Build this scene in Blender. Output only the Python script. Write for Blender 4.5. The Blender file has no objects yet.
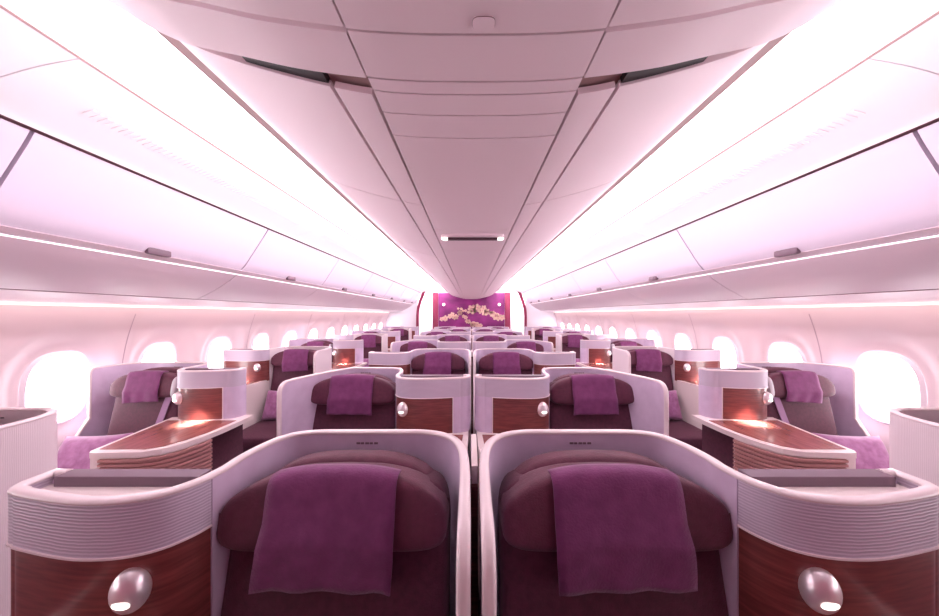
import bpy, bmesh, math, random
from mathutils import Vector, noise
random.seed(7)
S = bpy.context.scene
C = S.collection
CZ = 1.55            # camera height
F = 295.0            # focal length in pixels (939 wide)

# ------------------------------------------------------------------ materials
def mat(name, col, rough=0.5, metal=0.0, emit=None, strength=0.0, spec=0.5, coat=0.0, sheen=0.0):
    m = bpy.data.materials.new(name); m.use_nodes = True
    b = m.node_tree.nodes['Principled BSDF']
    b.inputs['Base Color'].default_value = (*col, 1)
    b.inputs['Roughness'].default_value = rough
    b.inputs['Metallic'].default_value = metal
    b.inputs['Specular IOR Level'].default_value = spec
    b.inputs['Coat Weight'].default_value = coat
    b.inputs['Sheen Weight'].default_value = sheen
    if emit:
        b.inputs['Emission Color'].default_value = (*emit, 1)
        b.inputs['Emission Strength'].default_value = strength
    return m

def noisy(m, c0, c1, scale, stretch=(1, 1, 1), detail=4, bump=0.0, bscale=None, rot=None):
    nt = m.node_tree; N = nt.nodes; L = nt.links; b = N['Principled BSDF']
    tc = N.new('ShaderNodeTexCoord'); mp = N.new('ShaderNodeMapping'); mp.inputs['Scale'].default_value = stretch
    L.new(tc.outputs['Object'], mp.inputs['Vector'])
    n = N.new('ShaderNodeTexNoise'); n.inputs['Scale'].default_value = scale; n.inputs['Detail'].default_value = detail
    L.new(mp.outputs['Vector'], n.inputs['Vector'])
    r = N.new('ShaderNodeValToRGB'); r.color_ramp.elements[0].position = .32; r.color_ramp.elements[1].position = .68
    r.color_ramp.elements[0].color = (*c0, 1); r.color_ramp.elements[1].color = (*c1, 1)
    L.new(n.outputs['Fac'], r.inputs['Fac']); L.new(r.outputs['Color'], b.inputs['Base Color'])
    if bump:
        n2 = N.new('ShaderNodeTexNoise'); n2.inputs['Scale'].default_value = bscale or scale * 3
        L.new(mp.outputs['Vector'], n2.inputs['Vector'])
        bp = N.new('ShaderNodeBump'); bp.inputs['Strength'].default_value = bump; bp.inputs['Distance'].default_value = .004
        L.new(n2.outputs['Fac'], bp.inputs['Height']); L.new(bp.outputs['Normal'], b.inputs['Normal'])
    return m

def ribbed(m, axis, scale, c0, c1, bump=.4):
    """fine woven lines running across the given axis"""
    nt = m.node_tree; N = nt.nodes; L = nt.links; b = N['Principled BSDF']
    tc = N.new('ShaderNodeTexCoord')
    w = N.new('ShaderNodeTexWave'); w.wave_type = 'BANDS'; w.bands_direction = axis
    w.inputs['Scale'].default_value = scale; w.inputs['Distortion'].default_value = 2.2
    w.inputs['Detail'].default_value = 3; w.inputs['Detail Scale'].default_value = .6
    L.new(tc.outputs['Object'], w.inputs['Vector'])
    r = N.new('ShaderNodeValToRGB'); r.color_ramp.elements[0].color = (*c0, 1); r.color_ramp.elements[1].color = (*c1, 1)
    L.new(w.outputs['Fac'], r.inputs['Fac']); L.new(r.outputs['Color'], b.inputs['Base Color'])
    bp = N.new('ShaderNodeBump'); bp.inputs['Strength'].default_value = bump; bp.inputs['Distance'].default_value = .002
    L.new(w.outputs['Fac'], bp.inputs['Height']); L.new(bp.outputs['Normal'], b.inputs['Normal'])
    return m

M = {}
M['shell'] = noisy(mat('shell', (.6, .5, .6), .5), (.60, .46, .62), (.66, .52, .68), 18)
M['rim'] = mat('rim', (.80, .67, .69), .35, coat=.2)
M['cream'] = mat('cream', (.80, .67, .66), .4)
M['leather'] = ribbed(mat('leather', (.5, .4, .5), .45), 'Z', 46, (.47, .38, .48), (.62, .52, .63), .3)
M['weave'] = ribbed(mat('weave', (.7, .6, .65), .6), 'Y', 62, (.68, .56, .60), (.75, .63, .67), .15)
M['wood'] = noisy(mat('wood', (.2, .05, .05), .3, coat=.3), (.13, .026, .026), (.235, .055, .05), 9, (1.2, 1.2, 14), 6)
M['wood_top'] = noisy(mat('wood_top', (.2, .05, .05), .25, coat=.4), (.25, .075, .065), (.38, .13, .11), 6, (10, 1.5, 1), 6)
M['slat'] = mat('slat', (.48, .23, .22), .4)
M['plum'] = noisy(mat('plum', (.1, .02, .04), .75, sheen=.08), (.070, .010, .029), (.098, .016, .041), 60, bump=.3, bscale=260)
M['plum_head'] = noisy(mat('plum_head', (.1, .02, .04), .7, sheen=.1), (.088, .012, .035), (.115, .018, .046), 50, bump=.3, bscale=240)
M['towel'] = noisy(mat('towel', (.2, .05, .18), .85, sheen=.15), (.160, .029, .112), (.205, .042, .150), 30, bump=.35, bscale=200)
M['pillow'] = noisy(mat('pillow', (.4, .15, .32), .8, sheen=.4), (.27, .085, .21), (.40, .16, .33), 26, bump=.5, bscale=30)
M['strap'] = mat('strap', (.33, .16, .30), .6)
M['dark'] = mat('dark', (.02, .012, .016), .6)
M['slot'] = mat('slot', (.07, .03, .04), .6)
M['tray_back'] = mat('tray_back', (.20, .13, .17), .5)
M['chrome'] = mat('chrome', (.90, .80, .83), .34, metal=.7)
M['lens'] = mat('lens', (1, .95, .9), .2, emit=(1, .93, .85), strength=1.5)
M['ear'] = mat('ear', (.6, .56, .6), .5)
M['hull'] = mat('hull', (.90, .745, .79), .42)
M['hull_edge'] = mat('hull_edge', (.40, .25, .25), .55)
M['gap'] = mat('gap', (.22, .11, .13), .7)
M['ceil'] = mat('ceil', (.93, .88, .91), .6)
M['cove'] = mat('cove', (.95, .92, .94), .6, emit=(1, .95, .985), strength=1.6)  # panel's own glow stands in for the cove lighting thrown on it
M['bin'] = mat('bin', (.72, .62, .735), .38)
M['bin_low'] = mat('bin_low', (.72, .58, .65), .4)
M['latch'] = mat('latch', (.12, .06, .09), .5)
M['wall'] = mat('wall', (.72, .58, .61), .55)
M['bezel'] = mat('bezel', (.88, .80, .86), .45)
M['pane'] = mat('pane', (1, 1, 1), .3, emit=(1, .97, 1), strength=7.5)
M['led'] = mat('led', (1, 1, 1), .4, emit=(1, .93, .96), strength=.7)
M['warm'] = mat('warm', (1, .9, .8), .4, emit=(1, .80, .66), strength=2)
M['carpet'] = noisy(mat('carpet', (.06, .02, .04), .95), (.05, .015, .03), (.09, .03, .05), 40, bump=.4)
M['crimson'] = noisy(mat('crimson', (.3, .03, .08), .6), (.30, .03, .09), (.38, .05, .12), 8, (6, 1, .5))
M['blossom'] = mat('blossom', (.85, .58, .46), .6)
M['blossom_heart'] = mat('blossom_heart', (.7, .25, .3), .6)
M['branch'] = mat('branch', (.62, .25, .33), .6)
M['panelwhite'] = mat('panelwhite', (.86, .80, .84), .5)
mm = noisy(mat('mural', (.3, .03, .2), .45), (.14, .008, .10), (.36, .03, .24), 1.6, (1, 1, 1.6), 3); M['mural'] = mm

# ------------------------------------------------------------------ helpers
def link(o, parent=None):
    C.objects.link(o)
    if parent: o.parent = parent
    return o
def mk(name, verts, faces, m, parent=None, smooth=True, mats=None, fm=None, recalc=True, angle=40):
    me = bpy.data.meshes.new(name)
    me.from_pydata([tuple(v) for v in verts], [], faces)
    if mats:
        for q in mats: me.materials.append(q)
    else: me.materials.append(m)
    if fm:
        for p, i in zip(me.polygons, fm): p.material_index = i
    bm = bmesh.new(); bm.from_mesh(me)
    bmesh.ops.remove_doubles(bm, verts=bm.verts, dist=1e-6)
    if recalc: bmesh.ops.recalc_face_normals(bm, faces=bm.faces)
    if smooth:
        ca = math.radians(angle)
        for f in bm.faces: f.smooth = True
        for e in bm.edges:
            if len(e.link_faces) == 2 and e.calc_face_angle(0) > ca: e.smooth = False
    bm.to_mesh(me); bm.free()
    return link(bpy.data.objects.new(name, me), parent)
def empty(name, loc, label=None, cat=None, group=None):
    o = bpy.data.objects.new(name, None); C.objects.link(o); o.location = loc; o.empty_display_size = .1
    tag(o, label, cat, group); return o
def tag(o, label=None, cat=None, group=None):
    if label: o['label'] = label
    if cat: o['category'] = cat
    if group: o['group'] = group
    return o
def struct(o): o['kind'] = 'structure'; return o

class MB:
    def __init__(s): s.v = []; s.f = []
    def add(s, v, f):
        n = len(s.v); s.v += [tuple(q) for q in v]; s.f += [tuple(i + n for i in q) for q in f]; return s
    def box(s, x0, x1, y0, y1, z0, z1):
        v = [(x, y, z) for x in (x0, x1) for y in (y0, y1) for z in (z0, z1)]
        return s.add(v, [(0, 1, 3, 2), (4, 6, 7, 5), (0, 4, 5, 1), (2, 3, 7, 6), (0, 2, 6, 4), (1, 5, 7, 3)])
    def build(s, name, m, parent=None, bevel=0, smooth=True):
        o = mk(name, s.v, s.f, m, parent, smooth)
        if bevel:
            bm = bmesh.new(); bm.from_mesh(o.data)
            ed = [e for e in bm.edges if len(e.link_faces) == 2 and e.calc_face_angle(0) > .6]
            bmesh.ops.bevel(bm, geom=ed, offset=bevel, segments=3, profile=.6, affect='EDGES', clamp_overlap=True)
            for f in bm.faces: f.smooth = True
            for e in bm.edges: e.smooth = not (len(e.link_faces) == 2 and e.calc_face_angle(0) > .7)
            bm.to_mesh(o.data); bm.free()
        return o

def crom(P, n=6):
    """Catmull-Rom resample"""
    P = [Vector(p) for p in P]; out = []
    for i in range(len(P) - 1):
        p1, p2 = P[i], P[i + 1]
        p0 = P[i - 1] if i else p1 * 2 - p2
        p3 = P[i + 2] if i + 2 < len(P) else p2 * 2 - p1
        for k in range(n):
            t = k / n
            out.append(.5 * ((2 * p1) + (p2 - p0) * t + (2 * p0 - 5 * p1 + 4 * p2 - p3) * t * t + (3 * p1 - p0 - 3 * p2 + p3) * t ** 3))
    out.append(P[-1]); return out
def normals2(P):
    out = []
    for i in range(len(P)):
        a = P[max(i - 1, 0)]; b = P[min(i + 1, len(P) - 1)]
        d = Vector((b[0] - a[0], b[1] - a[1])); d.normalize(); out.append(Vector((-d.y, d.x)))
    return out
def ribbon(P, z0, z1, t, off=0.0):
    """wall standing along plan path P; z0/z1 numbers or lists; returns verts, faces"""
    n = len(P); Nn = normals2(P)
    Z0 = z0 if isinstance(z0, (list, tuple)) else [z0] * n
    Z1 = z1 if isinstance(z1, (list, tuple)) else [z1] * n
    v = []; f = []
    for i in range(n):
        a = Vector((P[i][0], P[i][1])) + Nn[i] * (off - t / 2); b = Vector((P[i][0], P[i][1])) + Nn[i] * (off + t / 2)
        v += [(a.x, a.y, Z0[i]), (b.x, b.y, Z0[i]), (b.x, b.y, Z1[i]), (a.x, a.y, Z1[i])]
    for i in range(n - 1):
        for k in range(4):
            f.append((i * 4 + k, i * 4 + (k + 1) % 4, i * 4 + 4 + (k + 1) % 4, i * 4 + 4 + k))
    f += [(0, 3, 2, 1), ((n - 1) * 4, (n - 1) * 4 + 1, (n - 1) * 4 + 2, (n - 1) * 4 + 3)]
    return v, f
def sweep(P, w, h, seg=8, side=None):
    """tube of elliptical section along 3-D path; w across (horizontal), h in the other direction"""
    P = [Vector(p) for p in P]; n = len(P); v = []; f = []; prev = None
    for i in range(n):
        d = (P[min(i + 1, n - 1)] - P[max(i - 1, 0)]).normalized()
        if side is not None and abs(d.z) > .2: a = Vector(side)
        else: a = Vector((-d.y, d.x, 0)).normalized()
        if side is not None:
            s2 = Vector(side); k = min(1, abs(d.z) * 2.5)
            if prev is not None and a.dot(prev) < 0: a = -a
            if a.dot(s2) < 0: s2 = -s2
            a = (a * (1 - k) + s2 * k).normalized(); prev = a
        b = a.cross(d).normalized()
        for k in range(seg):
            t = 2 * math.pi * (k + .5) / seg
            v.append(P[i] + a * (w / 2 * math.cos(t)) * 1.08 + b * (h / 2 * math.sin(t)) * 1.08)
    for i in range(n - 1):
        for k in range(seg):
            f.append((i * seg + k, i * seg + (k + 1) % seg, (i + 1) * seg + (k + 1) % seg, (i + 1) * seg + k))
    f += [tuple(range(seg)), tuple(range((n - 1) * seg, n * seg))]
    return v, f
def prism(P, z0, z1):
    n = len(P)
    v = [(p[0], p[1], z0) for p in P] + [(p[0], p[1], z1) for p in P]
    f = [tuple(range(n)), tuple(range(n, 2 * n))] + [(i, (i + 1) % n, n + (i + 1) % n, n + i) for i in range(n)]
    return v, f
def sgnpow(a, e): return math.copysign(abs(a) ** e, a)
def superell(cx, cy, cz, rx, ry, rz, e1=.35, e2=.35, nu=40, nv=20, warp=None, tilt=0):
    """superellipsoid pad; x wide, y deep, z tall"""
    v = []; f = []
    for j in range(nv + 1):
        ph = -math.pi / 2 + math.pi * j / nv
        for i in range(nu):
            th = 2 * math.pi * i / nu
            x = rx * sgnpow(math.cos(ph), e1) * sgnpow(math.cos(th), e2)
            y = ry * sgnpow(math.sin(ph), e1) if False else ry * sgnpow(math.cos(ph), e1) * sgnpow(math.sin(th), e2)
            z = rz * sgnpow(math.sin(ph), e1)
            p = Vector((x, y, z))
            if warp: p = warp(p)
            c, s_ = math.cos(tilt), math.sin(tilt)
            p = Vector((p.x, p.y * c + p.z * s_, -p.y * s_ + p.z * c))
            v.append((cx + p.x, cy + p.y, cz + p.z))
    for j in range(nv):
        for i in range(nu):
            f.append((j * nu + i, j * nu + (i + 1) % nu, (j + 1) * nu + (i + 1) % nu, (j + 1) * nu + i))
    return v, f

def copy_tree(o, parent=None):
    c = o.copy(); C.objects.link(c)
    if parent: c.parent = parent; c.matrix_parent_inverse = o.matrix_parent_inverse.copy()
    for ch in list(o.children): copy_tree(ch, c)
    return c

# ------------------------------------------------------------------ seat suites
ZR = CZ - .38        # rim height
ZB = CZ - .49        # lower edge of the pale band
ZT = CZ - .70        # side table top
T = .022
def make_suite(kind, d, sw, tw, wood_to, corner, weave=False):
    tin, tout = {'window': (-.03, .07)}.get(kind, (0, 0))
    uc, hw = {'window': (.385, .24), 'inner': (.318, .274), 'outer': (.305, .262), 'aisle': (.318, .27)}.get(kind, (sw / 2 + .005, sw / 2 - .032))
    """kind label only for naming; local x = u*d, origin at wing outer edge / shell back on the floor"""
    root = empty('airline_seat', (0, 0, 0))
    X = lambda P: [Vector((p[0] * d, p[1])) for p in P]
    # --- shell path
    A = [(0, -.47), (0, -.40), (.001, -.30), (.004, -.20), (.014, -.12), (.04, -.055), (.085, -.018), (.14, -.002), (.2, 0),
         (sw - .2, 0), (sw - .12, -.002), (sw - .06, -.02), (sw - .03, -.055), (sw - .012, -.11), (sw - .004, -.17), (sw - .006, -.22), (sw, -.262)]
    if kind == 'outer':
        A[:9] = [(0, -.47), (.002, -.42), (.012, -.36), (.05, -.26), (.10, -.165), (.145, -.085), (.18, -.035), (.215, -.008), (.26, 0)]
    if kind == 'window': A[:3] = [(0, -.47), (0, -.36), (0, -.26), (0, -.248), (0, -.240), (0, -.232), (.001, -.222)]
    A2 = crom(A, 4)
    zt = []
    for p in A2:
        k = max(0, (-.41 - p.y) / .06); zt.append(ZR - .06 * (1 - math.sqrt(max(0, 1 - min(1, k) ** 2))) - .004)
        if kind == 'window': zt[-1] = ZR - .004 if p.y > -.222 else (ZR - .05 * (1 - math.sqrt(max(0, 1 - ((-.222 - p.y) / .024) ** 2))) if p.y > -.246 else ZR - .34 - 1.5 * (-.246 - p.y))
    Pa = X(A2)
    v, f = ribbon(Pa, .03, zt, T)
    mk('shell', v, f, M['weave'] if weave else M['shell'], root, angle=50)
    # --- box path (from the seam round the console front to the outer side)
    c = corner
    B = [(sw, -.262), (sw + .012, -.292), (sw + .04, -.325), (sw + .09, -.345), (sw + .16, -.35), ((sw + tw) / 2 + .04, -.342), (tw - c - .02, -.322)]
    for k in range(5):
        a = k / 4 * math.pi / 2
        B.append((tw - c + c * math.sin(a), -.315 + c * (1 - math.cos(a))))
    B.append((tw, -.315 + c + .02 if c > .06 else -.24))
    if c <= .06: pass
    B2 = crom(B, 4); Pb = X(B2)
    yb = B2[-1].y - .0
    # wood part stops at u = wood_to
    iw = max(i for i, p in enumerate(B2) if p.x <= wood_to + 1e-6)
    v, f = ribbon(Pb, ZB, ZR - .004, T)
    band = mk('console_band', v, f, M['leather'], root, angle=50)
    if iw < len(Pb) - 2:
        v, f = ribbon(Pb[iw:], ZT, ZB, T); mk('console_corner', v, f, M['shell'], root, angle=50)
    v, f = ribbon(Pb[:iw + 1], ZT - .01, ZB, T - .006)
    wp = mk('wood_panel', v, f, M['wood'], root, angle=50)
    # thin pale line under the band
    Nb = normals2(Pb)
    v, f = sweep([(p.x, p.y, ZB) for p in Pb[:iw + 1]], T + .008, .007, 6)
    mb = MB().add(v, f)
    if iw < len(Pb) - 2:
        p = Pb[iw]; v, f = sweep([(p.x, p.y, ZT), (p.x, p.y, ZB)], .008, T + .008, 6, side=(1, 0, 0)); mb.add(v, f)
    mb.build('panel_trim', M['rim'], root)
    # lower half of the box under table level + back wall of the box
    ib = [p for p in Pb if abs(p.x) < abs(sw) + .03]
    v, f = ribbon(ib, .03, ZT - .01, T - .004); mk('console_base', v, f, M['cream'], root, angle=50)
    ybk = -.255
    mb = MB(); x0, x1 = sorted(((sw - .01) * d, (tw - .004) * d)); mb.box(x0, x1, ybk, ybk + .02, ZT - .03, ZR - .012)
    mb.build('console_back', M['shell'], root, .003)
    # tray on the box top
    inner = [(p.x - 0 * d, p.y) for p in Pb]
    tray = [(p.x, p.y) for p in Pb] + [(tw * d, ybk), ((sw) * d, ybk)]
    v, f = prism(tray, ZR - .04, ZR - .020); mk('tray', v, f, M['cream'], root)
    mb = MB(); x0, x1 = sorted(((sw + .02) * d, (tw - .03) * d)); mb.box(x0, x1, ybk - .012, ybk + .024, ZR - .024, ZR + .003)
    mb.build('tray_back_lip', M['tray_back'], root, .002)
    # rim trim over everything: up the wing front edge, round the shell, round the box, back along its rear
    path = [(0, -.47, .05), (0, -.47, ZR - .3), (0, -.47, ZR - .10)]
    for k in range(1, 7):
        a = k / 6 * math.pi / 2; path.append((0, -.47 + .06 * (1 - math.cos(a)), ZR - .06 + .06 * math.sin(a)))
    if kind == 'window': path = [(0, -.47, .05), (0, -.47, ZR - .75)] + [(p.x, p.y, z) for p, z in zip(A2, zt) if p.y <= -.222 and p.x < .1]
    path += [(p.x, p.y, ZR) for p in A2 if p.y > (-.221 if kind == 'window' else -.405) or p.x > .1]
    path += [(p.x, p.y, ZR) for p in B2[1:]]
    if B2[-1].y < ybk - .02: path.append((tw, ybk, ZR))
    path += [(tw - .012, ybk + .012, ZR), (tw - .03, ybk + .014, ZR - .001)]
    v, f = sweep([(p[0] * d, p[1], p[2]) for p in path], .024, .014, 8, side=(d, 0, 0))
    mk('shell_rim', v, f, M['rim'], root, angle=70)
    # --- side table
    tS, tT = sw, tw; sw = tS + tin; tw = tT + tout
    tp = [(sw - .005, -.30), (sw + .01, -.40), (sw + .075, -.79), (sw + .095, -.812), (sw + .13, -.816), (tw - .17, -.805), (tw - .09, -.77), (tw - .045, -.70), (tw - .02, -.62), (tw - .004, -.50), (tw, -.40), (tw, -.25)]
    v, f = prism([(p[0] * d, p[1]) for p in tp], ZT - .028, ZT); tb = mk('side_table', v, f, M['cream'], root, angle=30)
    cx = sum(p[0] for p in tp) / len(tp); cy = -.52
    wp2 = [(sw + .03, -.365), (sw + .10, -.775), (tw - .175, -.775), (tw - .115, -.74), (tw - .07, -.66), (tw - .04, -.55), (tw - .03, -.365)]
    v, f = prism([(p[0] * d, p[1]) for p in wp2], ZT - .002, ZT + .003); mk('table_veneer', v, f, M['wood_top'], tb)
    body = [((p[0] if p[0] < sw + .05 else p[0] - .012), p[1] + (.012 if p[1] < -.7 else 0)) for p in tp if p[1] < -.55] + [(tw - .022, -.56), (sw + .022, -.55)]
    if kind != 'window': body = [(p[0] - .006 * (p[0] > sw + .05), p[1] + .01 * (p[1] < -.7)) for p in tp]
    fx = sorted(((sw + .03) * d, (tw - .07) * d))
    if kind == 'window': MB().box(fx[0], fx[1], -.548, ybk - .002, .03, ZT - .03).build('footwell_shade', M['plum'], root)  # solid dark block standing in for the shade of the open footwell
    v, f = prism([(p[0] * d, p[1]) for p in body], .03, ZT - .028); cb = mk('console_body', v, f, M['cream'], root, angle=30)
    # slatted wooden front following the curve
    sp = crom([(sw + .145, -.812), (tw - .17, -.802), (tw - .09, -.767), (tw - .045, -.697), (tw - .02, -.617), (tw - .014, -.57)], 4)
    pts = [(p.x * d, p.y) for p in sp]; Nn = normals2(pts); ref = Vector((cx * d, cy))
    mb = MB(); z = ZT - .034; cols = len(pts); prof = []
    while z > ZT - .42:
        prof += [(z, -.004), (z - .002, .009), (z - .013, .009), (z - .015, -.004), (z - .022, -.004)]; z -= .022
    verts = []
    for i, p in enumerate(pts):
        nn = Nn[i]
        if (Vector(p) - ref).dot(nn) < 0: nn = -nn
        for (zz, o) in prof: verts.append((p[0] + nn.x * o, p[1] + nn.y * o, zz))
    m_ = len(prof)
    faces = [(i * m_ + k, i * m_ + k + 1, (i + 1) * m_ + k + 1, (i + 1) * m_ + k) for i in range(cols - 1) for k in range(m_ - 1)]
    me = mk('slatted_panel', verts, faces, M['slat'], root, smooth=False)
    # dark slot (drawer pull) in the console's seat side
    a = Vector((sw + .012, -.42)); b = Vector((sw + .070, -.76)); q = a.lerp(b, .5); r = a.lerp(b, .78)
    mb = MB(); dn = Vector((b.y - a.y, -(b.x - a.x))).normalized()
    pp = [q + dn * .012, r + dn * .012, r - dn * .012, q - dn * .012]
    v, f = prism([(p.x * d, p.y) for p in pp], ZT - .17, ZT - .145); mk('drawer_pull', v, f, M['slot'], cb)
    sw, tw = tS, tT
    # --- seat
    lean = .20
    v, f = superell(uc * d, -.205, CZ - .80, hw, .075, .37, .22, .3, 40, 20, tilt=lean)
    br = mk('backrest', v, f, M['plum'], root, angle=80)
    def wh(p):
        k = abs(p.x) / hw
        p.z -= .06 * max(0, k) ** 2.8 * (1 if p.z > 0 else 0)
        p.y += .0 - .012 * k ** 2
        return p
    HR = dict(cy=-.195, cz=CZ - .483 - (.02 if kind == 'window' else 0), ry=.06, rz=.088)
    v, f = superell(uc * d, HR['cy'], HR['cz'], hw, HR['ry'], HR['rz'], .34, .32, 56, 24, warp=wh, tilt=lean)
    hr = mk('headrest', v, f, M['plum_head'], root, angle=80)
    v, f = superell(uc * d, -.110, CZ - .478, hw - .03, .045, .082, .5, .4, 44, 16, warp=wh, tilt=.08)
    mk('upper_pad', v, f, M['plum_head'], root, angle=80)
    if kind == 'window':
        v, f = superell((uc + hw - .02) * d, HR['cy'] - .035, HR['cz'] - .01, .022, .045, .075, .6, .6, 20, 12, tilt=lean)
        mk('headrest_ear', v, f, M['ear'], hr, angle=80)
    v, f = superell(uc * d, -.55, .40, hw + .01, .29, .07, .25, .3, 40, 14)
    mk('seat_cushion', v, f, M['plum'], root, angle=80)
    mb = MB(); x0, x1 = sorted(((uc - hw) * d, (uc + hw) * d)); mb.box(x0, x1, -.80, -.1, .04, .335); mb.build('seat_base', M['dark'], root, .01)
    # armrest on the open side
    mb = MB(); x0, x1 = sorted((.016 * d, .055 * d)); mb.box(x0, x1, -.60, -.22, .50, .60)
    mb.build('armrest', M['plum'], root, .015)
    # shoulder strap lying over the backrest
    pts = []
    for k in range(9):
        t = k / 8; z = CZ - .56 - .36 * t
        yc = -.205 - .078 - (CZ - .80 - z) * -math.tan(lean) * -1 - .006
        pts.append(((uc + .17 - .07 * t), yc, z))
    v = []; f = []
    for (u, y, z) in pts:
        v += [((u - .022) * d, y, z), ((u + .022) * d, y, z), ((u + .022) * d, y - .004, z), ((u - .022) * d, y - .004, z)]
    for i in range(len(pts) - 1):
        for k in range(4): f.append((i * 4 + k, i * 4 + (k + 1) % 4, i * 4 + 4 + (k + 1) % 4, i * 4 + 4 + k))
    f += [(0, 1, 2, 3), tuple(range(len(v) - 4, len(v)))]
    if kind == 'window': mk('shoulder_strap', v, f, M['strap'], root)
    # seat number plate on the inner shell
    mb = MB(); 
    for k in range(5): mb.box(uc * d - .034 + k * .014, uc * d - .034 + k * .014 + (.010 if k % 2 else .012), -.0125, -.0105, ZR - .034, ZR - .028)
    mb.build('seat_plate', M['tray_back'], root)
    # --- reading lamp: chrome eyeball with a glowing lens
    k_l = {'inner': .075, 'outer': .05, 'window': .05, 'aisle': .06}[kind]
    i_l = min(range(len(B2)), key=lambda i: abs(B2[i].x - (sw + k_l)) + abs(B2[i].y + .34) * .2)
    lp = B2[i_l]; ly = lp.y - .012
    rw, rh = (.034, .043)
    lz = CZ - .558
    v, f = superell(0, 0, 0, rw, .026, rh, 1, 1, 28, 16)
    lamp = mk('reading_lamp', v, f, M['chrome'], root, angle=80); lamp.location = (lp.x * d, ly, lz)
    v = []; f = []
    nr = 6; ns = 20
    for j in range(nr + 1):                                    # hood lip
        pass
    v, f = superell(-.004 * d, -.021, -.012, .017, .006, .011, 1, 1, 20, 10, tilt=-.5)
    mk('lamp_lens', v, f, M['lens'], lamp, angle=80)
    root['_uc'] = uc; root['_hw'] = hw; root['_lx'] = lp.x; root['_ly'] = ly
    return root

def towel_mesh(w, length, seed, skew=0.0, low=0.0):
    """cloth over the headrest, seat-local with x centred on the headrest"""
    lean = .20; cy, cz, ry, rz = -.195, CZ - .483 - low, .06, .088
    path = []
    e = .34
    # over the top from behind then down the front (local pad coordinates, before tilt)
    for k in range(15):
        ph = math.radians(88 - k * 6.286)       # 88..0
        y = -(ry + .007) * sgnpow(math.cos(ph), e); z = (rz + .007) * sgnpow(math.sin(ph), e)
        path.append((y, z))
    y0, z0 = path[-1]
    for k in range(1, 13): path.append((y0 - .001 * k, z0 - (length - rz) * k / 12))
    # resample not needed; tilt
    out = []
    c, s = math.cos(lean), math.sin(lean)
    for (y, z) in path: out.append((cy + y * c + z * s, cz - y * s + z * c))
    yh0, zh0 = out[14]
    for k in range(1, 13): out[14 + k] = (yh0 - .016 * min(1, k / 4), zh0 - (length - rz) * k / 12)
    # hang straight down below the pad's lowest front point
    nu = 14; v = []; f = []
    yh = out[14][0]
    for j, (y, z) in enumerate(out):
        t = max(0, (j - 14) / 12)
        for i in range(nu + 1):
            s_ = i / nu - .5
            nse = noise.noise(Vector((s_ * 5 + seed * 3.1, z * 9, seed)))
            wv = .004 * math.sin(s_ * 17 + seed * 2 + t * 2) * t
            x = s_ * w * (1 + .04 * t) + .006 * nse * t + skew * t * length
            k = abs(x) / .26
            v.append((x, y - wv - .004 * abs(nse) * t - .012 * k * k * (1 if t == 0 else 1), z - .06 * k ** 2.8 * (1 - t) + skew * .25 * s_ * t))
    for j in range(len(out) - 1):
        for i in range(nu):
            a = j * (nu + 1) + i; f.append((a, a + 1, a + nu + 2, a + nu + 1))
    return v, f

def pillow_mesh(w, h, t, seed):
    v = []; f = []; n = 18
    for s in (1, -1):
        for j in range(n + 1):
            for i in range(n + 1):
                a, b = i / n * 2 - 1, j / n * 2 - 1
                th = t / 2 * ((1 - a ** 4) * (1 - b ** 4)) ** .5 + .003
                pin = 1 - .07 * (1 - abs(a) ** 2) * abs(b) ** 3; pin2 = 1 - .07 * (1 - abs(b) ** 2) * abs(a) ** 3
                nz = .006 * noise.noise(Vector((a * 3 + seed, b * 3, s)))
                v.append((a * w / 2 * pin2, s * (th + nz * (1 - a * a) * (1 - b * b)), b * h / 2 * pin))
    N = (n + 1) ** 2
    for s in (0, 1):
        for j in range(n):
            for i in range(n):
                a = s * N + j * (n + 1) + i; f.append((a, a + 1, a + n + 2, a + n + 1))
    for i in range(n):
        for (a, b) in ((i, i + 1), (n * (n + 1) + i, n * (n + 1) + i + 1), (i * (n + 1), (i + 1) * (n + 1)), (i * (n + 1) + n, (i + 1) * (n + 1) + n)):
            f.append((a, b, b + N, a + N))
    return v, f

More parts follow.
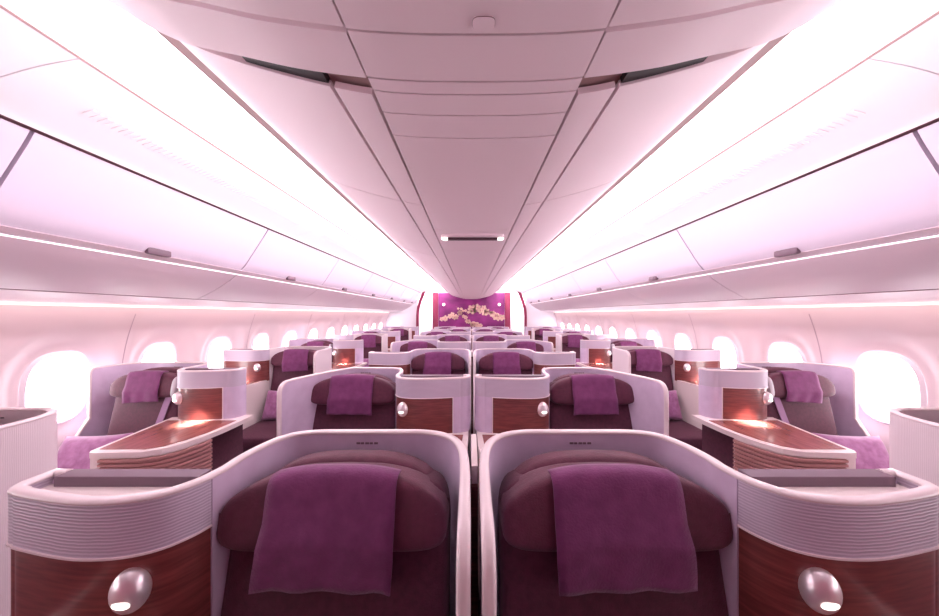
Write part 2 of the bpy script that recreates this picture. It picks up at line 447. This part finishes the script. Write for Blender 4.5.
ORD = ['first', 'second', 'third', 'fourth', 'fifth', 'sixth', 'seventh', 'eighth']
cfg = {'inner': (.021, -1, .60, .985, .985, .03), 'outer': (1.05, 1, .59, 1.025, .95, .05),
       'window': (2.665, 1, .665, 1.075, 1.005, .055), 'aisle': (1.575, -1, .60, 1.05, 1.05, .035)}
protos = {}
pair_rows = []
def place(kind, side, Yb, rowname, place_text):
    x0, dd, sw, tw, wt, cr = cfg[kind]
    key = (kind, side)
    d = dd * (1 if side < 0 else -1)      # left side: listed sign; right side mirrored
    if key not in protos:
        r = make_suite(kind, d, sw, tw, wt, cr, weave=(kind == 'aisle'))
        protos[key] = r
        if kind == 'aisle':
            pass
    else: r = copy_tree(protos[key])
    r.location = (side * x0, Yb, 0)
    sd = 'left' if side < 0 else 'right'
    tag(r, f'plum seat in pale shell, {place_text}', 'seat', 'centre seats' if kind in ('inner', 'outer') else 'seats along the cabin walls')
    uc = {'window': .385, 'inner': .318, 'outer': .305, 'aisle': .318}.get(kind, sw / 2 + .005); xc = side * x0 + d * uc
    seed = round(Yb * 3.7 + side + len(kind), 2)
    w, ln = (.265, .225)
    if kind in ('window',): w, ln = .235, .20
    if Yb < 1.0: w, ln = .305, .245
    if Yb > 6.2: ln = .19
    v, f = towel_mesh(w, ln, seed, skew={'inner': .03 * side, 'outer': .02 * side}.get(kind, -.05 * side), low=.02 if kind == 'window' else 0)
    o = mk('headrest_cloth', v, f, M['towel'], angle=180); o.location = (xc + (.0 if kind != 'inner' else -.0), Yb, 0)
    so = o.modifiers.new('thickness', 'SOLIDIFY'); so.thickness = .004; so.offset = 1
    tag(o, f'purple headrest cloth on seat in {place_text}', 'cloth', 'cloths over the headrests')
    if kind in ('window', 'aisle') and Yb < 7:
        v, f = pillow_mesh(.36, .30, .11, seed)
        o = mk('pillow', v, f, M['pillow'], angle=180)
        if kind == 'window': o.location = (xc + .06 * side, Yb - .50, .655); o.rotation_euler = (math.radians(-24), 0, math.radians(-8 * side))
        else: o.location = (xc + .06 * side, Yb - .39, .615); o.rotation_euler = (math.radians(-20), 0, 0)
        tag(o, f'lilac pillow on seat in {place_text}', 'pillow', 'pillows on the wall-side seats')
    return r

for side in (-1, 1):
    sd = 'left' if side < 0 else 'right'
    for i in range(8):
        Yb = .95 + 1.12 * i; kind = 'inner' if i % 2 == 0 else 'outer'
        where = f'{ORD[i] if i else "nearest"} centre row from camera, ' + (f'just {sd} of divider' if kind == 'inner' else f'beside {sd} aisle')
        place(kind, side, Yb, ORD[i], where)
    for i in range(8):
        Yb = 1.18 + 1.12 * i
        kind = 'aisle' if i % 2 == 0 else 'window'
        where = f'{ORD[i]} row along {sd} wall, ' + ('aisle side' if kind == 'aisle' else 'beside windows')
        place(kind, side, Yb, ORD[i], where)
for side in (-1, 1):
    pass
# last wall-side suites in front of the end wall
# (their boxes only peep out beyond the row before)

# centre dividers between the inner pairs
for n_, i in enumerate((0, 2, 4, 6)):
    Yb = .95 + 1.12 * i
    r = empty('centre_divider', (0, Yb, 0), f'narrow cream post joining the two shells of the {("nearest","third","fifth","seventh")[n_]} centre row', 'divider', 'dividers between centre shells')
    MB().box(-.0085, .0085, -.20, .0, .75, ZR - .006).build('post', M['cream'], r, .003)
    MB().box(-.0085, .0085, -.215, -.201, 0, ZR - .05).build('post_foot', M['wood'], r, .002)

# ------------------------------------------------------------------ cabin shell
Y0, Y1 = -1.6, 9.35
WY = [1.98 + .635 * k for k in range(-5, 12)]
WY = [w for w in WY if w < 9.1]
def wallX(z): return 2.74 - .33 * max(0, z - .95) ** 2
WZ = CZ - .50
def recess(y, z):
    d = 0
    for w in WY:
        a = (y - w) / .30; b = (z - (WZ + .03)) / (.41)
        r = (abs(a) ** 2.4 + abs(b) ** 2.4) ** (1 / 2.4)
        if r < 1: d = max(d, min(1, (1 - r) / .42))
    return .055 * (d * d * (3 - 2 * d))
for side in (-1, 1):
    ny = int((Y1 - Y0) / .025); zs = [0, .3, .6] + [.66 + .0245 * k for k in range(41)]
    v = []; f = []
    for j in range(ny + 1):
        y = Y0 + (Y1 - Y0) * j / ny
        g = min(abs(y - (2.297 + 1.27 * k)) for k in range(-3, 6))
        for z in zs:
            v.append((side * (wallX(z) + recess(y, z) + (.004 if g < .0126 else 0)), y, z))
    nz = len(zs)
    for j in range(ny):
        for k in range(nz - 1):
            a = j * nz + k; f.append((a, a + 1, a + nz + 1, a + nz))
    sd = 'left' if side < 0 else 'right'
    w = mk(f'wall_{sd}', v, f, M['wall'], recalc=False, angle=60); struct(w)
    so = w.modifiers.new('t', 'SOLIDIFY'); so.thickness = .02; so.offset = -1 if side > 0 else 1
    # joint lines between the sidewall panels
    for k in range(-2, 6):
        yj = 2.297 + 1.27 * k
        if not Y0 < yj < Y1: continue
        P = [(side * (wallX(z) - .0005), yj, z) for z in [.7 + .05 * q for q in range(18)]]
        v, f = sweep(P, .006, .002, 6, side=(0, 1, 0)); o = mk('trim_%d' % (k + 3 + (20 if side > 0 else 0)), v, f, mat('joint', (.5, .36, .42), .6) if 'joint' not in M else M['joint'])
        M['joint'] = o.data.materials[0]; struct(o)

idx = 1
for side in (-1, 1):
    for wy in WY:
        xw = wallX(WZ) + .048
        e = empty('window_%d' % idx, (side * xw, wy, WZ)); struct(e); idx += 1
        # rounded pane and its frame, in the plane x = const, following the wall's lean slightly
        n = 40
        def outline(a_, b_): return [(a_ * sgnpow(math.cos(2 * math.pi * k / n), .72), b_ * sgnpow(math.sin(2 * math.pi * k / n), .72)) for k in range(n)]
        O1 = outline(.142, .225); O0 = outline(.168, .252)
        lean = lambda z: -side * (wallX(WZ) - wallX(WZ + z))
        v = [(lean(z), y, z) for y, z in O1] + [(lean(z / 2), y / 2, z / 2) for y, z in O1] + [(0, 0, 0)]
        pane = mk('window_pane', v, [(k, (k + 1) % n, n + (k + 1) % n, n + k) for k in range(n)] + [(n + k, n + (k + 1) % n, 2 * n) for k in range(n)], M['pane'], e)
        pane.location.x = 0
        v = [(lean(z) - side * .001, y, z) for y, z in O1] + [(lean(z) - side * .007, y * 1.05, z * 1.04) for y, z in O1] + [(lean(z) + side * .006, y, z) for y, z in O0]
        f = []
        for q in range(2):
            for k in range(n): f.append((q * n + k, q * n + (k + 1) % n, (q + 1) * n + (k + 1) % n, (q + 1) * n + k))
        mk('window_frame', v, f, M['bezel'], e)

MB().box(-2.8, 2.8, Y0, Y1, -.05, 0).build('floor', M['carpet']); struct(bpy.data.objects['floor'])
o = MB().box(-2.8, 2.8, Y0 - .05, Y0, 0, 2.45).build('wall_front', M['crimson']); struct(o)

# ceiling over the aisles: cove panels
def extr(prof, y0, y1, t, name, m, parent=None, side=1, up=(0, 1), gapend=0):
    """profile [(x,z)...] swept from y0 to y1, solid with thickness t measured along the profile's outward normal"""
    n = len(prof); P = [Vector(p) for p in prof]; N_ = normals2(P)
    u = Vector(up); v = []; f = []
    for y in (y0, y1):
        for i in range(n):
            nn = N_[i] if N_[i].dot(u) > 0 else -N_[i]
            v.append((side * P[i].x, y, P[i].y)); v.append((side * (P[i].x + nn.x * t), y, P[i].y + nn.y * t))
    m2 = 2 * n
    for i in range(n - 1):
        a = 2 * i
        f += [(a, a + 2, m2 + a + 2, m2 + a), (a + 1, m2 + a + 1, m2 + a + 3, a + 3), (a, a + 1, a + 3, a + 2), (m2 + a, m2 + a + 2, m2 + a + 3, m2 + a + 1)]
    f += [(0, m2, m2 + 1, 1), (m2 - 2, m2 - 1, 2 * m2 - 1, 2 * m2 - 2)]
    return mk(name, v, f, m, parent, angle=35)
cove_in = crom([(.45, 2.31), (.80, 2.345), (1.0, 2.348), (1.195, 2.332)], 5)
cove_out = crom([(1.205, 2.329), (1.33, 2.305), (1.46, 2.268), (1.545, 2.235), (1.575, 2.215)], 5)
for side in (-1, 1):
    sd = 'left' if side < 0 else 'right'
    cuts = [Y0, .38, .90, 2.6, 4.3, 6.0, 7.7, Y1]
    for a, b in zip(cuts, cuts[1:]):
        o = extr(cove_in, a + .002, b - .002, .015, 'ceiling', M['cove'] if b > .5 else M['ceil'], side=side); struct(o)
        o = extr(cove_out, a + .002, b - .002, .015, 'ceiling', M['ceil'], side=side); struct(o)
        # vent grille along the outer cove panel
        L_ = b - a
        if b > 1:
            r = empty('ceiling_vent', (side * 1.40, (a + b) / 2, 2.285), f'pale slotted air vent in the {sd} ceiling panel, ' + {.9: 'nearest the camera', 2.6: 'second from the camera', 4.3: 'third from the camera', 6.0: 'fourth from the camera', 7.7: 'nearest the end wall'}[a], 'vent', 'air vents in the ceiling')
            mb = MB(); k = 0; yy = a + .25 + .0
            n_s = int((L_ - .34) / .022)
            for k in range(n_s):
                y = a + .17 + k * .022 - (a + b) / 2
                mb.add([(side * -.022, y, .0035), (side * .022, y, -.0085), (side * .022, y + .007, -.0085), (side * -.022, y + .007, .0035),
                        (side * -.022, y, .0065), (side * .022, y, -.0055), (side * .022, y + .007, -.0055), (side * -.022, y + .007, .0065)],
                       [(0, 1, 2, 3), (4, 7, 6, 5), (0, 4, 5, 1), (1, 5, 6, 2), (2, 6, 7, 3), (3, 7, 4, 0)])
            mb.build('grille', M['ceil'], r, smooth=False)
MB().box(-2.8, 2.8, Y0, Y1, 2.42, 2.45).build('ceiling', M['ceil']); struct(bpy.data.objects['ceiling.' + '%03d' % 28] if False else C.objects[-1])

for side in (-1, 1):
    struct(extr([(1.196, 2.3300), (1.2045, 2.3280)], Y0, Y1, .004, 'trim_%d' % (60 + side), M['hull_edge'], side=side))
# overhead bins along the walls
low_a = [(2.585, 1.612), (2.35, 1.636), (2.16, 1.661)]
low_b = crom([(2.15, 1.667), (2.02, 1.735), (1.91, 1.805), (1.845, 1.856)], 4)
low_c = [(1.842, 1.868), (1.812, 1.889)]
door = crom([(1.812, 1.893), (1.775, 1.935), (1.727, 2.009), (1.675, 2.09), (1.63, 2.16), (1.60, 2.212)], 4)
by = [1.07 + 1.24 * k for k in range(-2, 7)] + [9.30]
for side in (-1, 1):
    sd = 'left' if side < 0 else 'right'
    for n_, (a, b) in enumerate(zip(by, by[1:])):
        names = ['behind the camera position', 'cut by the frame edge', 'nearest whole one to the camera', 'second whole one', 'third whole one', 'fourth whole one', 'fifth whole one', 'sixth whole one', 'next to the end wall']
        r = empty('overhead_bin', (side * 2.1, (a + b) / 2, 1.66), f'closed lilac-white overhead bin on the {sd} side, ' + names[n_], 'overhead bin', 'overhead bins along the walls')
        Mx = r.location
        def P(prof, name, m, t, g, par=r):
            o = extr([(p[0], p[1]) for p in prof], a + g, b - g, t, name, m, None, side, up=(.6, 1))
            o.data.transform(__import__('mathutils').Matrix.Translation(-Mx)); o.parent = par; return o
        P(low_a, 'bin_underside', M['bin_low'], .02, .0)
        P([(2.16, 1.664), (2.15, 1.674)], 'groove', M['gap'], .01, 0)
        P(low_b, 'service_panel', M['bin_low'], .02, .0035)
        P([(1.846, 1.8575), (1.8425, 1.862)], 'light_strip', M['led'], .003, .0)
        P(low_c, 'bin_lip', M['bin_low'], .02, .002)
        P(door, 'bin_door', M['bin'], .025, .006)
        P([(1.605, 2.215), (1.59, 2.226)], 'top_seal', M['gap'], .01, 0)
        P([(1.86, 1.90), (1.66, 2.20), (1.62, 2.24)], 'bin_body', M['gap'], .01, 0)
        # latch
        mb = MB(); v, f = superell(side * -(2.1 - 1.80), 0, 1.903 - 1.66, .014, .064, .020, .35, .25, 24, 10, tilt=0)
        mb.add(v, f); mb.build('latch', M['latch'], r)
# warm strip washing the wall from under the bins
for side in (-1, 1):
    sd = 'left' if side < 0 else 'right'
    o = MB().box(side * 2.555, side * 2.575, Y0 + .1, 9.2, 1.603, 1.608).build('window_light_strip', M['warm'])
    tag(o, f'long warm light strip under the {sd} bins above the windows', 'light')

# centre hull
HP = [(0, .470), (.12, .472), (.222, .480), (.314, .497), (.42, .523), (.52, .552), (.61, .585), (.68, .630), (.73, .678), (.762, .700)]
NP = [(.222, .480), (.30, .490), (.38, .503), (.468, .523), (.53, .536), (.59, .551), (.659, .582), (.71, .614), (.76, .645), (.80, .68)]
def hz(x):
    x = abs(x)
    for (a, za), (b, zb) in zip(HP, HP[1:]):
        if x <= b: return CZ + za + (zb - za) * (x - a) / (b - a)
    return CZ + HP[-1][1]
HS = crom([(x, CZ + z) for x, z in HP], 4)
def hpart(x0, x1, n=14, dz=0.0):
    P = [(x0, hz(x0) + dz)] + [(p.x, p.y + dz) for p in HS if x0 + .004 < p.x < x1 - .004] + [(x1, hz(x1) + dz)]
    return P
def hull_piece(x0, x1, y0, y1, name, m, side=1, t=.012, dz=0.0, parent=None):
    if x0 < 0:
        P = [(-x, z) for x, z in reversed(hpart(0, x1, dz=dz))] + hpart(0, x1, dz=dz)[1:]
    else: P = hpart(x0, x1, dz=dz)
    o = extr(P, y0, y1, t, name, m, parent, side)
    return o
# backing of the centre strip
P = [(-x, z + .018) for x, z in reversed(hpart(0, .222))] + [(x, z + .018) for x, z in hpart(0, .222)[1:]]
o = extr(P, -.9, Y1, .01, 'ceiling', M['gap']); struct(o)
for side in (-1, 1):
    o = extr([(.700, CZ + .668), (.735, CZ + .694), (.765, CZ + .700), (.792, CZ + .704), (.80, CZ + .73)], .602, Y1, .01, 'trim_%d' % (50 + side), M['hull_edge'], side=side); struct(o)
ycuts = [-.9, .12, .497, .598, .633, .70, .79, 1.66, 2.2, 3.16, 4.6, 6.0, 7.6, Y1]
g = .0022
for n_, (a, b) in enumerate(zip(ycuts, ycuts[1:])):
    o = hull_piece(-1, .218, a + g, b - g, 'ceiling', M['hull']); struct(o)
for side in (-1, 1):
    sd = 'left' if side < 0 else 'right'
    # near fixed panels, hanging a little lower
    for (a, b) in ((-.9, .497), (.503, .604)):
        NPs = [(p.x, CZ + p.y) for p in crom(NP, 4)]
        o = extr(NPs, a, b - .004, .03, 'ceiling', M['hull'], side=side); struct(o)
    cuts = [.642, 1.30, 2.55, 3.80, 5.05, 6.30, 7.55, Y1 - .01]
    for n_, (a, b) in enumerate(zip(cuts, cuts[1:])):
        r = empty('hanging_overhead_bin', (side * .5, (a + b) / 2, CZ + .55), f'closed pink centre ceiling bin over the {sd} aisle, ' + ['nearest the camera with dark grip slot', 'second from the camera', 'third from the camera', 'fourth from the camera', 'fifth from the camera', 'sixth from the camera', 'last before the end wall'][n_], 'overhead bin', 'centre overhead bins')
        T_ = __import__('mathutils').Matrix.Translation(-r.location)
        for (x0, x1, nm, mt) in ((.226, .308, 'service_strip', 'hull'), (.318, .714, 'bin_door', 'hull')):
            o = hull_piece(x0, x1, a + .003, b - .003, nm, M[mt], side, t=.014)
            o.data.transform(T_); o.parent = r
        o = extr([(x, z + .02) for x, z in hpart(.226, .70)], a - (.038 if n_ == 0 else -.004), b - .004, .01, 'bin_body', M['hull_edge' if n_ == 0 else 'gap'], side=side); o.data.transform(T_); o.parent = r
        if n_ == 0:
            o = hull_piece(.32, .50, a - .034, a + .003, 'grip_slot', M['dark'], side, t=.02, dz=.006); o.data.transform(T_); o.parent = r
# service unit on the centre hull
r = empty('ceiling_fixture', (0, 1.80, CZ + .468), 'recessed slot with two small round lamps in the pink centre ceiling', 'ceiling fixture')
v, f = prism([(.19 * sgnpow(math.cos(a), .5), .075 * sgnpow(math.sin(a), .5)) for a in [2 * math.pi * k / 32 for k in range(32)]], -.010, .004)
mk('housing', v, f, M['hull'], r)
MB().box(-.15, .15, -.036, -.006, -.022, -.006).build('slot', M['slot'], r, .003)
for s in (-1, 1):
    v, f = superell(s * .165, -.022, -.012, .024, .015, .014, 1, 1, 20, 10); mk('lamp', v, f, M['lens'], r)
# oval cover + pin hole nearer the camera
r = empty('ceiling_hatch', (.012, .475, CZ + .468), 'small oval cover in the centre ceiling near the top of the photo', 'ceiling hatch')
pts = [(.018 * sgnpow(math.cos(a), .6), .011 * sgnpow(math.sin(a), .6)) for a in [2 * math.pi * k / 28 for k in range(29)]]
v, f = sweep([(x, y, 0) for x, y in pts], .0012, .0012, 6); mk('outline', v, f, M['gap'], r)
v, f = prism(pts[:-1], -.001, .002); mk('cover', v, f, M['hull'], r)

# ------------------------------------------------------------------ end wall
YE = 9.40
mb = MB().box(-2.8, -1.72, YE - .03, YE + .02, 0, 2.45)
struct(mb.build('wall_back', M['panelwhite']))
struct(MB().box(1.72, 2.8, YE - .03, YE + .02, 0, 2.45).build('wall_back', M['panelwhite']))
struct(MB().box(-1.24, 1.24, YE, YE + .06, 0, 2.45).build('wall_back', M['panelwhite']))
struct(MB().box(-1.8, 1.8, YE + 1.2, YE + 1.25, 0, 2.45).build('wall_back', M['panelwhite']))
struct(MB().box(-1.75, 1.75, YE - .03, YE + .02, 2.22, 2.45).build('wall_back', M['panelwhite']))
for side in (-1, 1):
    sd = 'left' if side < 0 else 'right'
    struct(MB().box(side * 1.78, side * 1.80, YE + .02, YE + 1.25, 0, 2.45).build('wall_' + sd, M['panelwhite']))
struct(MB().box(-1.8, 1.8, YE, YE + 1.25, -.05, 0).build('floor', M['carpet']))
struct(MB().box(-1.8, 1.8, YE, YE + 1.25, 2.42, 2.45).build('ceiling', M['ceil']))
for side in (-1, 1):
    sd = 'left' if side < 0 else 'right'
    o = MB().box(side * 1.06, side * 1.24, YE - .03, YE - .002, 0, 2.24).build('end_panel', M['crimson'], bevel=.008)
    tag(o, f'dark crimson upright panel just {sd} of the orchid mural', 'panel', 'crimson panels beside the mural')
    # gathered curtain edge swept aside
    P = crom([(side * 1.50, YE - .07, 2.38), (side * 1.55, YE - .07, 2.15), (side * 1.64, YE - .07, 1.9), (side * 1.70, YE - .07, 1.6), (side * 1.71, YE - .07, 1.1), (side * 1.71, YE - .07, .3)], 6)
    n = len(P); v = []; f = []; q = 9
    for p in P:
        wd = .045 + .02 * max(0, p.z - 1.6)
        for k in range(q): v.append((p.x + wd * (k / (q - 1) * 2 - 1), p.y + .018 * math.sin(k * 1.9), p.z))
    for i in range(n - 1):
        for k in range(q - 1): f.append((i * q + k, i * q + k + 1, (i + 1) * q + k + 1, (i + 1) * q + k))
    o = mk('curtain', v, f, M['crimson'], angle=60); so = o.modifiers.new('t', 'SOLIDIFY'); so.thickness = .004
    tag(o, f'narrow crimson curtain drawn back at the far end of the {sd} aisle', 'curtain', 'curtains at the cabin end')
r = empty('wall_mural', (0, YE - .02, .5), 'magenta wall mural with pale golden orchid sprays at the far end of the cabin', 'mural')
MB().box(-1.05, 1.05, -.012, 0.018, 0, 1.72).build('mural_panel', M['mural'], r, .003)
rng = random.Random(3)
def spray(pts, n, size, name):
    mb = MB(); hb = MB(); br = MB()
    Q = crom([(p[0], -.016, p[1]) for p in pts], 8)
    v, f = sweep(Q, .014, .006, 6, side=None); br.add(v, f)
    for k in range(n):
        p = Q[int((k + .5) / n * (len(Q) - 1))]
        cx, cz = p.x + rng.uniform(-.05, .05), p.z + rng.uniform(-.06, .06); s = size * rng.uniform(.75, 1.2); a0 = rng.uniform(0, 6)
        for q in range(5):
            a = a0 + q * 2 * math.pi / 5; dx, dz = math.cos(a), math.sin(a)
            pv = []
            for (l, w_) in ((0, 0), (.35, .32), (.75, .40), (1, .18), (1.05, 0)):
                pv.append((l, w_))
            out = [(l, w_) for l, w_ in pv] + [(l, -w_) for l, w_ in reversed(pv[1:-1])]
            vv = [(cx + s * (l * dx - w_ * dz), -.022 - .004 * (q % 2), cz + s * (l * dz + w_ * dx)) for l, w_ in out]
            vb = [(x, -.0145, z) for x, y, z in vv]; m_ = len(vv)
            mb.add(vv + vb, [tuple(range(m_)), tuple(range(m_, 2 * m_))] + [(i, (i + 1) % m_, m_ + (i + 1) % m_, m_ + i) for i in range(m_)])
        v, f = superell(cx, -.028, cz, s * .2, .005, s * .2, 1, 1, 10, 6); hb.add(v, f)
    br.build('branch', M['branch'], r)
    mb.build(name, M['blossom'], r, smooth=False); hb.build('blossom_hearts', M['blossom_heart'], r)
zb = 1.55 - .5 - .24
spray([(-.95, zb + .06), (-.75, zb + .16), (-.5, zb + .2), (-.3, zb + .27)], 9, .075, 'blossoms')
spray([(-.5, zb + .48), (-.35, zb + .40), (-.2, zb + .30), (-.1, zb + .20)], 5, .045, 'blossoms')
spray([(-.05, zb + .36), (.2, zb + .42), (.5, zb + .30), (.75, zb + .20), (.98, zb + .12)], 17, .095, 'blossoms')
spray([(-.3, zb + .16), (-.1, zb + .0), (.1, zb - .06), (.3, zb - .1)], 9, .075, 'blossoms')
for side in (-1, 1):
    v, f = superell(0, 0, 0, .045, .02, .045, 1, 1, 20, 10)
    o = mk('wall_lamp', v, f, M['lens']); o.location = (side * .88, YE - .045, CZ + .30)
    tag(o, f'small round lamp on the {"left" if side < 0 else "right"} side of the orchid mural', 'lamp', 'lamps on the mural')

# ------------------------------------------------------------------ lights
def area(name, loc, rot, sx, sy, power, col):
    l = bpy.data.lights.new(name, 'AREA'); l.shape = 'RECTANGLE'; l.size = sx; l.size_y = sy; l.energy = power; l.color = col
    o = bpy.data.objects.new(name, l); C.objects.link(o); o.location = loc; o.rotation_euler = rot; return o
for side in (-1, 1):
    area('cove_light', (side * .86, 5.0, 2.29), (0, math.radians(-115 * side), 0), .10, 8.6, 40, (1, .89, .96))
    area('hull_fill_light', (side * 1.785, 4.25, 1.87), (0, math.radians(104 * side), 0), .05, 10.1, 19, (1, .85, .92)).data.spread = 2.0  # fill added along the bin lips to brighten the centre hull
    area('wall_wash_light', (side * 2.45, 3.9, 1.60), (0, math.radians(-32 * side), 0), .04, 10.6, 5, (1, .80, .76))
    area('galley_light', (side * 1.45, YE + .6, 2.38), (0, 0, 0), .4, .8, 25, (1, .95, .98))
for key in ('window', 'aisle'):
    x0, dd, sw, tw, wt, cr = cfg[key]
    for side in (-1, 1):
        for i in range(7):
            if (i % 2 == 0) != (key == 'aisle') or i > 4: continue
            d = dd * (1 if side < 0 else -1)
            Yb = 1.18 + 1.12 * i
            area('reading_light', (side * x0 + d * (sw + .20), Yb - .40, ZT + .13), (math.radians(-6), 0, 0), .08, .04, .8, (1, .90, .78)).data.spread = 1.3
w = bpy.data.worlds.new('World'); S.world = w; w.use_nodes = True
w.node_tree.nodes['Background'].inputs[0].default_value = (.9, .85, 1, 1); w.node_tree.nodes['Background'].inputs[1].default_value = .6

# ------------------------------------------------------------------ camera
cam = bpy.data.cameras.new('Camera'); cam.sensor_width = 36; cam.sensor_fit = 'HORIZONTAL'; cam.lens = 36 * F / 939
cam.shift_y = 6.0 / 939; cam.shift_x = -1.8 / 939; cam.clip_start = .02
co = bpy.data.objects.new('Camera', cam); C.objects.link(co); co.location = (-.008, 0, CZ); co.rotation_euler = (math.pi / 2, 0, 0)
S.camera = co
S.view_settings.view_transform = 'Standard'; S.view_settings.look = 'None'; S.view_settings.gamma = 1
S.view_settings.use_curve_mapping = False
S.view_settings.exposure = 0.63
for o in list(bpy.data.objects):
    for k in [k for k in o.keys() if k.startswith('_')]: del o[k]
